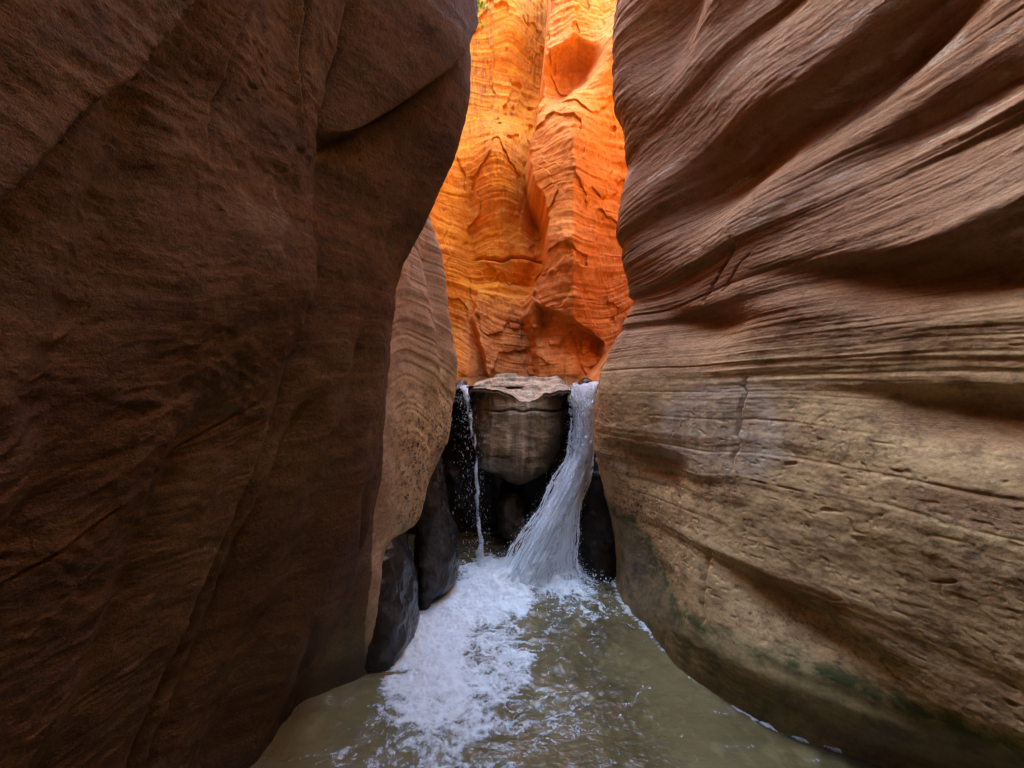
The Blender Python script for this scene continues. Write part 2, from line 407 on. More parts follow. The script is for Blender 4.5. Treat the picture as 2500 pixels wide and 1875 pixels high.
def right_wall():
    Y = segs(-6, (-1, .12), (.9, .03), (1.1, .008), (1.6, .0035), (2.6, .0035), (3.0, .004), (3.25, .01), (3.5, .04), (5, .2))
    Z = segs(-.5, (0, .03), (2.4, .0040), (4.4, .0065), (5, .03), (9, .1))
    rows = [
     (-.5, [(-6,2.2),(-2,2.2),(.8,2.1),(1.2,1.75),(1.54,1.42),(1.69,1.14),(1.9,.97),(2.1,.86),(2.4,.79),(2.62,.75)]),
     (0, [(-6,2.4),(-2,2.4),(.8,2.3),(1.2,1.95),(1.4,1.70),(1.54,1.475),(1.69,1.156),(1.876,.987),(2.08,.875),(2.35,.80),(2.62,.745)]),
     (.15, [(-6,2.4),(-2,2.4),(.8,2.25),(1.1,1.90),(1.3,1.72),(1.45,1.53),(1.6,1.28),(1.8,1.04),(2.05,.90),(2.35,.81),(2.62,.75)]),
     (.45, [(-6,2.3),(-2,2.3),(.8,1.95),(1.0,1.72),(1.2,1.63),(1.4,1.48),(1.6,1.31),(1.8,1.13),(2.05,.96),(2.35,.83),(2.62,.74)]),
     (.9, [(-6,2.2),(-2,2.2),(.8,1.95),(1.0,1.80),(1.2,1.64),(1.4,1.49),(1.6,1.35),(1.8,1.22),(2.05,1.05),(2.35,.85),(2.62,.67)]),
     (1.25, [(-6,2.2),(-2,2.2),(.8,2.02),(1.0,1.88),(1.2,1.74),(1.4,1.61),(1.6,1.47),(1.8,1.33),(2.05,1.13),(2.35,.88),(2.62,.665)]),
     (1.6, [(-6,2.2),(-2,2.2),(.8,2.02),(1.0,1.90),(1.2,1.80),(1.4,1.70),(1.6,1.56),(1.8,1.41),(2.05,1.20),(2.35,.95),(2.62,.74)]),
     (2.0, [(-6,2.2),(-2,2.2),(.8,2.06),(1.0,1.95),(1.2,1.83),(1.4,1.71),(1.6,1.58),(1.8,1.44),(2.05,1.27),(2.35,1.08),(2.62,.93)]),
     (2.4, [(-6,2.3),(-2,2.3),(.8,2.2),(1.0,2.05),(1.2,1.93),(1.4,1.82),(1.6,1.68),(1.8,1.53),(2.05,1.32),(2.35,1.10),(2.62,.89)]),
     (3.0, [(-6,2.4),(-2,2.4),(.8,2.3),(1.2,2.05),(1.4,1.93),(1.6,1.78),(1.8,1.62),(2.05,1.40),(2.35,1.16),(2.62,.94)]),
     (3.6, [(-6,2.5),(-2,2.5),(.8,2.4),(1.2,2.15),(1.4,2.0),(1.6,1.82),(1.8,1.62),(2.05,1.38),(2.35,1.08),(2.62,.84)]),
     (4.4, [(-6,2.6),(-2,2.6),(.8,2.5),(1.2,2.3),(1.6,2.0),(2.05,1.6),(2.35,1.25),(2.62,.9)]),
     (9, [(-6,3.6),(-2,3.6),(.8,4.0),(1.2,3.8),(1.6,3.4),(2.05,2.7),(2.35,2.5),(2.62,2.3)]),  # unseen top, leaned well back to let more sky into the slot
    ]
    rr = []
    for z, p in rows:
        sx = float(pchip([a for a, _ in SIL], [b for _, b in SIL], np.array([z]))[0])
        rr.append((z, p + [(2.8, sx), (2.95, sx + .10), (3.1, sx + .38), (3.4, 2.8), (5, 6)]))
    X = table(rr, Y, Z)
    # put the exact nose outline back between the table rows
    noseT = pchip([r[0] for r in rr], [r[1][-4][1] for r in rr], Z)
    noseE = pchip([a for a, _ in SIL], [b for _, b in SIL], Z)
    w = sstep(2.2, 2.75, Y) * (1 - sstep(3.0, 3.3, Y))
    X = X + (noseE - noseT)[:, None] * w[None, :]
    y, z = np.meshgrid(Y, Z)
    # bedding: nearly level, dipping a little and warped
    wv = .05 * noise(y * .9, z * 1.1, 0, 101) + .022 * noise(y * 3.2, z * 3, 0, 102)
    s = z + wv + .10 * (y - 1.5) * sstep(.4, 1.6, z) + .20 * (y - 2.1) * sstep(1.6, 2.6, z) + .28 * np.clip(y - 2.2, 0, 1) * sstep(1.7, 2.4, z)
    # big ledges: (level, recess below, width)
    def ledge(lv, amp, up, dn):
        e = s - lv
        return -amp * np.exp(-np.where(e > 0, (e / up) ** 2, (e / .02) ** 2)) + amp * .9 * np.exp(-np.where(e < 0, (e / dn) ** 2, (e / .02) ** 2))
    L = ledge(2.02, .035, .06, .16) + ledge(2.36, .050, .16, .14) + ledge(1.90, .02, .04, .05) + ledge(2.95, .05, .2, .16) + ledge(3.55, .05, .2, .2)
    L += ledge(1.02, .018, .05, .07) + ledge(1.22, .012, .04, .05) + ledge(.92, .012, .03, .04) + ledge(.62, .018, .06, .10)
    L = 1.2 * L * (.55 + .45 * noise(y * 1.6, z * 2, 2, 111)) * (1 - .35 * sstep(2.5, 2.75, y))
    X = X + L
    # scooped hollows, overhung at their upper edge: (y, z, ry, rz, depth, tilt)
    for yc, zc, ry, rz, dp, tl in ((2.28,2.78,.26,.22,.17,.5),(1.80,3.0,.30,.16,.13,.7),(2.52,3.85,.16,.30,.16,.6),(1.50,1.98,.42,.10,.10,-.15),(1.35,1.42,.30,.12,.075,-.1),(2.42,1.00,.18,.12,.07,-.1),
                                   (2.30,1.86,.22,.12,.08,-.1),(1.72,.52,.20,.10,.06,-.3),(2.05,3.75,.26,.25,.12,.6),(1.55,2.62,.25,.12,.08,.35),(1.62,.22,.3,.06,-.02,0)):
        a = (y - yc) / ry; b = (z - zc + tl * (y - yc)) / rz
        b = np.where(b > 0, b * 1.7, b * .75)
        X = X + 1.25 * dp * np.exp(-(a * a + b * b) ** 1.25)
    # undercut, water-polished foot
    foot = .30 - .16 * sstep(1.3, 2.0, y) + .10 * sstep(2.0, 2.7, y)+ .02 * noise(y * 8, 0, 0, 121)
    d = .034 * fbm(y * 1.9, z * 2.3, 0, 3, 131)
    lines = noise(y * .8, 0, s * 22, 141) * .0042 + noise(y * 1.5, 0, s * 48, 142) * .0034 + noise(y * 3, 0, s * 110, 143) * .0026 + noise(y * 7, 0, s * 190, 146) * .0012
    amp = (.12 + .88 * sstep(1.25, 1.75, z)) * (.7 + .5 * noise(y * 2, z * 2, 0, 144)) * (1 + .35 * sstep(2.3, 2.7, y) * sstep(1.5, 2, z))
    amp = amp * sstep(.35, .7, z + .1 * noise(y * 5, z * 3, 0, 145))
    d += lines * amp
    d += .0020 * ridged(y * 22 + 2 * noise(y * 5, z * 5, 0, 153), s * 75, 0, 3, 154) * sstep(1.2, 1.8, z) + .0028 * fbm(y * 26, z * 34, 0, 3, 151) + .004 * ridged(y * 9, s * 28, 0, 2, 152) * sstep(2.0, 2.6, z)
    # thin raised and cut bedding lines
    for lv, dp in ((1.50,.008),(1.34,.007),(1.18,.010),(1.06,.009),(1.66,.006),(2.12,.012),(2.55,.012),(2.75,.010),(.80,.006)):
        e = (s - lv - .01 * noise(y * 3, 0, 0, int(lv * 100))) / .006
        d += dp * (.6 if lv < 1.6 else 1.1) * np.exp(-e * e) * np.clip(.5 + .9 * noise(y * 2.2, lv * 9, 0, 161), 0, 1)
    # pits of the lower wall
    pm = sstep(.25, .45, z) * (1 - sstep(1.25, 1.55, z))
    pn = noise(y * 22 + 1.5 * noise(y * 8, z * 8, 0, 171), z * 30 + 1.5 * noise(y * 8, z * 8, 0, 174), 0, 172)
    d += pm * .011 * sstep(.86, .97, pn) + pm * .004 * sstep(.72, .85, noise(y * 64 + 2 * noise(y * 20, z * 20, 0, 175), z * 64, 0, 173)) + pm * .0015 * fbm(y * 45, z * 45, 0, 3, 176)
    # cracks
    for (ya, za, yb, zb, wd, dp) in ((2.02,1.52,1.99,1.06,.006,.022),(2.32,1.98,2.16,2.30,.008,.025),(2.22,2.02,2.10,2.20,.006,.015),(2.02,.63,1.98,.30,.008,.02),(1.95,2.7,1.85,3.0,.006,.015)):
        t = np.clip((z - za) / (zb - za), 0, 1)
        yc = ya + (yb - ya) * t + .014 * noise(z * 16, ya * 5, 0, 181) + .005 * noise(z * 60, ya, 0, 182)
        wz = sstep(min(za, zb) - .03, min(za, zb) + .03, z) * (1 - sstep(max(za, zb) - .03, max(za, zb) + .03, z))
        d += wz * dp * np.exp(-((y - yc) / wd) ** 2)
    X = X + d
    zone = (Y > 2.2) & (Y < 3.1)
    act = (X[:, zone] / Y[zone]).min(axis=1)
    kw = np.exp(-(np.arange(-60, 61) / 22.0) ** 2); kw /= kw.sum()
    err = pchip([a for a, _ in SIL], [b for _, b in SIL], Z) / 2.8 - act
    err = np.convolve(np.pad(err, 60, mode='edge'), kw, mode='valid')
    X = X + (err[:, None] * Y[None, :]) * (sstep(2.0, 2.6, Y))[None, :]
    P = rim(X, Y, Z, 9, 1)
    nv = P.shape[0]
    def ext(a): return np.concatenate([a, np.repeat(a[-1:], nv - a.shape[0], 0)], 0)
    n1 = noise(y * 5, z * 5, 0, 191); n2 = noise(y * 17, z * 17, 0, 192)
    patch = 0
    for yc, zc, ry, rz in ((1.40,1.40,.30,.11),(2.42,1.05,.20,.10),(1.72,.60,.18,.10),(1.25,1.1,.3,.08)):
        patch = np.maximum(patch, sstep(.35, .65, np.exp(-((y - yc) / ry) ** 2 - ((z - zc) / rz) ** 2) + .12 * n1 + .04 * n2))
    low = ext((1 - sstep(1.45, 1.95, s + .12 * n1)) * (1 - .65 * patch))
    line = .33 - .07 * sstep(1.55, 1.95, y) + .32 * sstep(2.1, 2.6, y) + .035 * n1 + .02 * n2
    wet = ext(1 - sstep(line - .05, line + .02, z))
    alg = ext(np.exp(-((z - line - .01) / .055) ** 2) * 1.0 + .35 * (1 - sstep(line - .1, line, z)))
    speck = ext(pm * .5 * sstep(.25, .55, noise(y * 3, z * 3, 0, 193) + .35) + np.exp(-((y - 2.5) / .22) ** 2 - ((z - .68) / .14) ** 2))
    rad = np.hypot((y - 2.12) / .27, (z - 1.22) / .28) + .10 * n1 + .05 * n2
    pale = ext((.55 * np.exp(-((rad - .9) / .22) ** 2) + .70 * (1 - sstep(.8, 1.05, rad))) * sstep(.90, 1.15, z)
               + sstep(.45, .5, fbm(y * 4, s * 14, 0, 4, 194)) * sstep(2.3, 2.5, z) * .8
               + .6 * np.exp(-((s - 2.45) / .06) ** 2) * sstep(.0, .4, fbm(y * 14, z * 40, 0, 3, 195)))
    streak = ext((1 - sstep(.6, .95, rad)) * .32)
    global WL; WL = (Y, X[int(np.argmin(np.abs(Z)))])
    return grid('right_canyon_wall', P, M_right, attrs=dict(s=ext(s), low=low, wet=wet, speck=speck, pale=pale, algae=np.clip(alg, 0, 1), streak=streak))

tag(right_wall(), 'striped brown sandstone wall sweeping along the right of the pool, tan and pitted lower down', kind='structure')

# ------------------------------------------------------------------ canyon behind the camera is closed by a bend
def end_wall():
    U = segs(-8, (8, .12)); Z = segs(-.5, (12, .12))
    u, z = np.meshgrid(U, Z)
    Yv = -5.6 + .4 * fbm(u * .8, z * .6, 0, 4, 201) + .05 * noise(u, 0, z * 9, 202)
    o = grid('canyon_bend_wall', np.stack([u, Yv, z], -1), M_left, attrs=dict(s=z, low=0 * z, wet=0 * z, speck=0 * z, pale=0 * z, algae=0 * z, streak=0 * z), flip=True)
    return o
tag(end_wall(), kind='structure')

# ------------------------------------------------------------------ glowing cliff of the chamber beyond the fall
def cliff():
    T = segs(-.80, (-.30, .008), (.36, .0011), (.95, .008))
    Z = segs(1.0, (2.2, .006), (8.3, .0085), (9.5, .1))  # top rows unseen, their rim height set to block direct sun
    t, z = np.meshgrid(T, Z)
    px = CX + F * t
    pyR = HY - F * (z - CH) / 5.5
    pyL = HY - F * (z - CH) / 6.6
    n0 = noise(t * 6, z * .8, 0, 301)
    base = curve([(-.80,3.3),(-.66,3.9),(-.52,4.7),(-.40,5.4),(-.30,5.75),(-.24,5.95),(-.16,6.35),(-.05,6.65),(.05,6.75),(.2,6.7),(.3,6.4),(.45,5.8),(.6,5.0),(.75,4.2),(.95,3.25)], t)
    D = base + .25 * n0
    # rounded belly of the left part, and a groove that separates it from the edge
    D -= .55 * np.exp(-((px - 1215) / 75) ** 2 - ((pyL - 420) / 130) ** 2)
    D -= .35 * np.exp(-((px - 1240) / 60) ** 2 - ((pyL - 60) / 170) ** 2)
    D += .30 * np.exp(-((px - 1150) / 30) ** 2 - ((pyL - 560) / 180) ** 2)
    D += .35 * np.exp(-((px - 1310) / 22) ** 2 - ((pyL - 520) / 110) ** 2)
    # lower courses with level cracks
    cr = pyL - (690 + .05 * (px - 1150)) - 6 * noise(px * .03, 0, 0, 305)
    D -= .18 * sstep(-10, 10, cr) * (1 - sstep(1150, 1110, px))
    cr2 = pyL - 630 - 5 * noise(px * .04, 3, 0, 306)
    D += .12 * np.exp(-(cr2 / 3.5) ** 2) * sstep(1150, 1180, px)
    fl_ = curve([(700,1168),(790,1154),(850,1176),(920,1192)], np.clip(pyL, 700, 920)) + 4 * noise(pyL * .05, 0, 0, 307)
    D -= .35 * sstep(-5, 5, px - fl_) * sstep(708, 726, pyL - .1 * (px - 1200))
    # right buttress in front, its edge wandering down
    E = curve([(-400,1345),(0,1333),(60,1325),(150,1322),(240,1308),(330,1288),(400,1290),(470,1318),(540,1332),(640,1328),(700,1292),(760,1285),(830,1300),(900,1308),(940,1308)], np.clip(pyR, -400, 940))
    E = E + 4 * noise(pyR * .03, 0, 0, 311) + 2 * noise(pyR * .09, 0, 0, 312)
    R = 5.55 + .12 * n0 + .0022 * np.abs(px - 1400) - .35 * np.exp(-((px - 1390) / 60) ** 2 - ((pyR - 620) / 150) ** 2) \
        - .30 * np.exp(-((px - 1400) / 70) ** 2 - ((pyR - 350) / 110) ** 2)
    # dark hollow near the top, overhung, with a rounded nose on its right
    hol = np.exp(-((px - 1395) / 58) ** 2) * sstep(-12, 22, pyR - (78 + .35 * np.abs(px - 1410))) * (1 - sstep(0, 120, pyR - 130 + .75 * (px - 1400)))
    R += .55 * hol
    R -= .40 * np.exp(-((px - 1505 + .25 * (pyR - 110)) / 40) ** 2 - ((pyR - 90) / 120) ** 2)
    # flake and diagonal crack low down
    dg = pyR - (745 + .60 * (px - 1330)) - 5 * noise(px * .05, 0, 0, 313)
    R += (.30 * sstep(-5, 5, dg) * (1 - sstep(0, 150, dg))) * sstep(1300, 1330, px) * (1 - sstep(1455, 1480, px))
    R += .05 * np.exp(-((px - 1400 - .35 * (pyR - 850) - 8 * noise(pyR * .04, 0, 0, 314)) / 4) ** 2) * sstep(800, 830, pyR)
    # slabs rising to the right at the foot
    sl = (pyR - 930) + 1.15 * (px - 1425)
    R -= sstep(-8, 14, sl) * (.9 + .0012 * sl)
    R += .05 * np.exp(-((sl - 45 - 8 * noise(px * .04, 0, 0, 315)) / 5) ** 2) + .05 * np.exp(-((sl - 95) / 6) ** 2)
    k = sstep(-9, 9, px - E)
    wR = 1 - sstep(.40, .6, t)
    D = D + (R - D) * k * wR
    x, y = t * D, D
    s = z + .22 * noise(x * .8, z * .5, 0, 321) + .035 * noise(x * 3, z * 2, 0, 322) + .15 * x * (1 - k) - .1 * (x - 1) * k
    d = .10 * fbm(x * 2.2, z * 1.6, 0, 4, 331) + .012 * noise(x * .7, 0, s * 9, 341) + .009 * noise(x * 1.2, 0, s * 20, 342) + .006 * noise(x * 2, 0, s * 42, 343)
    d += .022 * ridged(x * 3.5 + .5 * noise(x * 4, z * 4, 0, 354), z * 3.5 + .5 * noise(x * 4, z * 4, 2, 355), 0, 5, 351) * (.5 + .5 * noise(x * 1.5, z * 1.2, 1, 352)) + .008 * fbm(x * 22, z * 18, 0, 3, 353)
    fl = fbm(x * 1.6, z * 1.3, 5, 4, 361)
    d -= .05 * sstep(.18, .20, fl) + .04 * sstep(-.22, -.205, fl)
    # scratched vertical drip grooves
    d += .004 * noise(x * 30 + 2 * noise(x * 3, z * 2, 0, 372), z * 2, 0, 371)
    D2 = D - d
    P = np.stack([t * D2, D2, z], -1)
    ex = []
    for q in (.3, .9, 2, 5, 12):
        r = P[-1].copy(); nrm = np.stack([T, np.ones_like(T)], -1); nrm /= np.linalg.norm(nrm, axis=1, keepdims=True)
        r[:, :2] += nrm * q; r[:, 2] += .3 * noise(T * 8, q, 0, 7); ex.append(r[None])
    P = np.concatenate([P] + ex, 0); nv = P.shape[0]
    def ext(a): return np.concatenate([a, np.repeat(a[-1:], nv - a.shape[0], 0)], 0)
    n1 = fbm(x * 2, z * 1.5, 0, 4, 381)
    low = ext(np.clip(k * (.60 + .40 * (1 - sstep(2.6, 4.6, z + n1))) + (1 - k) * (1 - sstep(2.1, 3.1, z + .5 * n1)) * sstep(-.17, -.10, t) + .6 * k * hol, 0, 1))  # shade put into the tone: browner buttress, foot and hollow, left strip kept bright
    st = ext(np.clip(sstep(.0, .5, fbm(x * 2.6, z * .5, 0, 4, 391)) * .6, 0, 1))
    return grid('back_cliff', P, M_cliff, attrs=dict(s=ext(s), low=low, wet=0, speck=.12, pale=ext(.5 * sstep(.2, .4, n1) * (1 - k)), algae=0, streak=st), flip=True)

tag(cliff(), 'glowing orange sandstone cliff beyond the waterfall', kind='structure')

# ------------------------------------------------------------------ pool bed and the upper creek ledge
def bed():
    X = segs(-6, (-2, .2), (2, .03), (8, .3)); Y = segs(-7, (0, .2), (4, .03), (4.5, .1))
    x, y = np.meshgrid(X, Y)
    z = -.28 + .05 * fbm(x * 2, y * 2, 0, 4, 401)
    return grid('pool_bed', np.stack([x, y, z], -1), M_bed, attrs=dict(s=z, low=0, wet=1, speck=0, pale=0, algae=0, streak=0))
tag(bed(), kind='structure')

def ledge_rock():
    prof = [(0,3.72,-.4),(.2,3.70,.1),(.4,3.62,.55),(.55,3.66,.9),(.7,3.50,1.15),(.8,3.28,1.25),(.86,3.22,1.33),(.95,3.45,1.36),(1.3,4.2,1.38),(2.2,9,1.42)]
    V = segs(0, (.95, .008), (1.3, .02), (2.2, .05)); X = segs(-5, (-1, .2), (1.2, .008), (6, .3))
    yv = pchip([p[0] for p in prof], [p[1] for p in prof], V); zv = pchip([p[0] for p in prof], [p[2] for p in prof], V)
    x, _ = np.meshgrid(X, V)
    y = yv[:, None] + .10 * fbm(x * 4, zv[:, None] * 4, 0, 4, 411) * (V[:, None] < 1.2)
    z = zv[:, None] + .03 * fbm(x * 5, yv[:, None] * 5, 0, 4, 412)
    return grid('creek_ledge', np.stack([x, y, z], -1), M_wet, attrs=dict(s=z, low=0, wet=1, speck=0, pale=0, algae=0, streak=0))
tag(ledge_rock(), 'black wet rock ledge behind the chockstone', kind='structure')

# ------------------------------------------------------------------ pool water
WMAT = None
def water_material(name, shallow, deep):
    g = NT(name)
    mud = g.noise(g.co, scale=1.6, detail=5, rough=.55)
    mud2 = g.noise(g.co, scale=6, detail=4, rough=.6)
    col = g.mix(g.ramp(mud, .35, .65), deep, shallow)
    col = g.mix(g.ramp(mud2, .52, .68, 0, .5), col, tuple(c * 1.5 for c in shallow))
    rp = g.math('ADD', g.noise(g.scale(g.co, (.8, 1, 1)), scale=9, detail=3, rough=.5, dist=.4), g.math('MULTIPLY', g.noise(g.scale(g.co, (.7, 1.2, 1)), scale=34, detail=4, rough=.6, dist=.8), .35))
    nrm = g.bump(rp, .010, 1.0)
    p = g.bsdf(Base_Color=col, Roughness=.04, Normal=nrm, IOR=1.33)
    p.inputs['Specular IOR Level'].default_value = .8
    return g.done(p.outputs[0])
M_water = water_material('murky_pool_water', (.140,.114,.048), (.074,.060,.024))

def foam_density(x, y):
    """how much froth lies on the pool at a place: 0..1"""
    wx = x + .07 * noise(x * 4, y * 4, 0, 501) + .03 * noise(x * 11, y * 11, 0, 502)
    wy = y + .07 * noise(x * 4, y * 4, 5, 503) + .03 * noise(x * 11, y * 11, 5, 504)
    def blob(cx, cy, rx, ry, a=1.0, tilt=0.0):
        dx, dy = wx - cx - tilt * (wy - cy), wy - cy
        return a * np.exp(-((dx / rx) ** 2 + (dy / ry) ** 2) ** 1.3)
    f = blob(.12, 2.95, .55, .28) 
    f = np.maximum(f, blob(-.22, 2.62, .40, .30))
    f = np.maximum(f, blob(-.42, 2.28, .30, .34, 1.0))
    f = np.maximum(f, blob(-.38, 2.00, .33, .22, .88))
    f = np.maximum(f, blob(-.33, 1.80, .36, .18, .62))
    f = np.maximum(f, blob(-.12, 2.10, .30, .40, .55))
    f = np.maximum(f, blob(.30, 2.72, .34, .16, .66))
    f = np.maximum(f, blob(-.30, 1.62, .60, .22, .42))
    f = np.maximum(f, blob(.00, 1.80, .60, .30, .36))
    f = np.maximum(f, blob(.50, 2.55, .30, .20, .40))
    f = np.maximum(f, blob(.1, 1.6, 1.1, .5, .16))
    xw = np.interp(y, WL[0], WL[1])
    f = np.maximum(f, (.50 + .35 * noise(x * 22, y * 22, 0, 506)) * np.exp(-((x - xw + .008) / .024) ** 2) * sstep(1.45, 1.55, y) * (1 - sstep(1.72, 1.95, y)))
    f = np.maximum(f, .5 * np.exp(-((x - xw + .01) / .04) ** 2) * sstep(1.8, 2.4, y))
    f = np.maximum(f, .20 + .06 * noise(x * 2.5, y * 2.5, 0, 505))  # thin flecks over the whole pool, standing in for water glints too
    return f

def wave_height(x, y):
    r = np.hypot(x - .15, y - 2.85)
    near = np.exp(-(r / .9) ** 2)
    qx = .8 * x + .6 * y + .06 * noise(x * 5, y * 5, 0, 516); qy = -.6 * x + .8 * y + .06 * noise(x * 5, y * 5, 4, 517)
    h = .011 * fbm(qx * 4, qy * 4, 0, 4, 511) * (.5 + 2.0 * near)
    h += .007 * ridged(qx * 9, qy * 9, 0, 3, 512) * (.38 + 1.2 * near)
    h += .003 * np.sin(r * 42 + 5 * fbm(x * 3, y * 3, 0, 3, 514)) * np.exp(-(r / 1.1) ** 2)
    m = np.exp(-((x - .16) / .40) ** 4 - ((y - 2.84 - .15 * (x - .16)) / .13) ** 2)
    h += .085 * m * (1 + .5 * fbm(x * 9, y * 9, 0, 3, 518)) + .03 * np.exp(-(r / .5) ** 2) * (1 + fbm(x * 8, y * 10, 0, 3, 519))
    return h

def pool():
    X = segs(-6, (-1.6, .15), (1.9, .008), (6, .3)); Y = segs(-6, (1.0, .15), (3.9, .008))
    x, y = np.meshgrid(X, Y)
    z = wave_height(x, y)
    return grid('pool_water', np.stack([x, y, z], -1), M_water)
tag(pool(), 'murky olive brown pool water at the foot of the waterfall', kind='structure')

# froth: a raised lacy skin, only where it floats
def foam_material():
    g = NT('white_froth')
    b = g.noise(g.co, scale=85, detail=5, rough=.75)
    b2 = g.noise(g.co, scale=20, detail=4, rough=.6)
    col = g.mix(g.ramp(b2, .3, .7), (.91,.96,.91), (.76,.81,.76))
    nrm = g.bump(b, .014, 1.0)
    p = g.bsdf(Base_Color=col, Roughness=.28, Normal=nrm, IOR=1.33)
    p.inputs['Specular IOR Level'].default_value = .5
    tr = g.n('ShaderNodeBsdfTransparent')
    mx = g.n('ShaderNodeMixShader')
    a = g.math('ADD', g.attr('dens'), g.math('MULTIPLY', g.math('SUBTRACT', g.noise(g.co, scale=55, detail=4, rough=.75), .5), 1.5))
    g.put(mx.inputs[0], g.ramp(a, .02, .95))
    g.t.links.new(tr.outputs[0], mx.inputs[1]); g.t.links.new(p.outputs[0], mx.inputs[2])
    return g.done(mx.outputs[0])
M_foam = foam_material()

def foam():
    X = segs(-1.25, (1.35, .0045)); Y = segs(1.2, (3.5, .0045))
    x, y = np.meshgrid(X, Y)
    f = foam_density(x, y)
    wx = x + .05 * noise(x * 6, y * 6, 0, 521) + .02 * noise(x * 16, y * 16, 0, 522)
    wy = y + .05 * noise(x * 6, y * 6, 3, 523) + .02 * noise(x * 16, y * 16, 3, 524)
    lace = np.maximum(ridged(wx * 7, wy * 16, 0, 2, 531), ridged(wx * 17, wy * 34, 3, 3, 533) * .95)
    cells = fbm(wx * 13, wy * 26, 0, 5, 535, .65)
    v = f * 1.85 - .60 + .46 * (lace - .35) + .40 * cells
    dens = np.clip(v * 1.35 + .14, 0, 1)
    # bubbles of froth: bumpy
    z = wave_height(x, y) + .003 + np.clip(v, 0, 1) * np.maximum(.002, .014 + .026 * fbm(x * 11, y * 19, 0, 4, 541) + .006 * noise(x * 60, y * 60, 0, 542))
    return grid('foam', np.stack([x, y, z], -1), M_foam, attrs=dict(dens=dens), keep=(dens > 0))
tag(foam(), 'white and lilac froth drifting on the pool below the falls', 'foam', kind='stuff')

# upper creek, seen edge-on above the lips
def creek():
    X = segs(-2.2, (3, .03)); Y = segs(3.3, (7, .04))
    x, y = np.meshgrid(X, Y)
    z = 1.415 + .006 * noise(x * 8, y * 8, 0, 551)
    return grid('creek_water', np.stack([x, y, z], -1), M_water)
tag(creek(), kind='structure')

# ------------------------------------------------------------------ loft helper: rock from an outline seen from the front
def loft_rock(name, m, rows, dY, attrs_fn, nu=420, nv=420, n=3.0, disp=None, parent=None):
    """rows: (z, x_left, x_right, y_front, y_back) from bottom to top; closed superelliptic sections"""
    zk = [r[0] for r in rows]
    zmin, zmax = zk[0], zk[-1]
    a = np.linspace(-.5 * math.pi, .5 * math.pi, nv)
    z1 = (zmin + zmax) / 2 + (zmax - zmin) / 2 * np.sin(a)
    xl = pchip(zk, [r[1] for r in rows], z1); xr = pchip(zk, [r[2] for r in rows], z1)
    yf = pchip(zk, [r[3] for r in rows], z1); yb = pchip(zk, [r[4] for r in rows], z1)
    th = np.linspace(0, 2 * math.pi, nu, endpoint=False)
    c, s_ = np.cos(th), np.sin(th)
    ux = np.sign(c) * np.abs(c) ** (2 / n); uy = np.sign(s_) * np.abs(s_) ** (2 / n)
    x = ((xl + xr) / 2)[:, None] + ((xr - xl) / 2)[:, None] * ux[None]
    y = ((yf + yb) / 2)[:, None] + ((yb - yf) / 2)[:, None] * uy[None]
    P = np.stack([x, y, np.broadcast_to(z1[:, None], x.shape)], -1)
    N = normals(np.concatenate([P[:, -1:], P, P[:, :1]], 1))[:, 1:-1]
    cen = np.array([0, 0, 0.])
    if disp is not None: P = P + N * disp(P, N)[..., None]
    return grid(name, P, m, attrs=attrs_fn(P, N), wrap=True, parent=parent)

def zero(P): return 0 * P[..., 0]

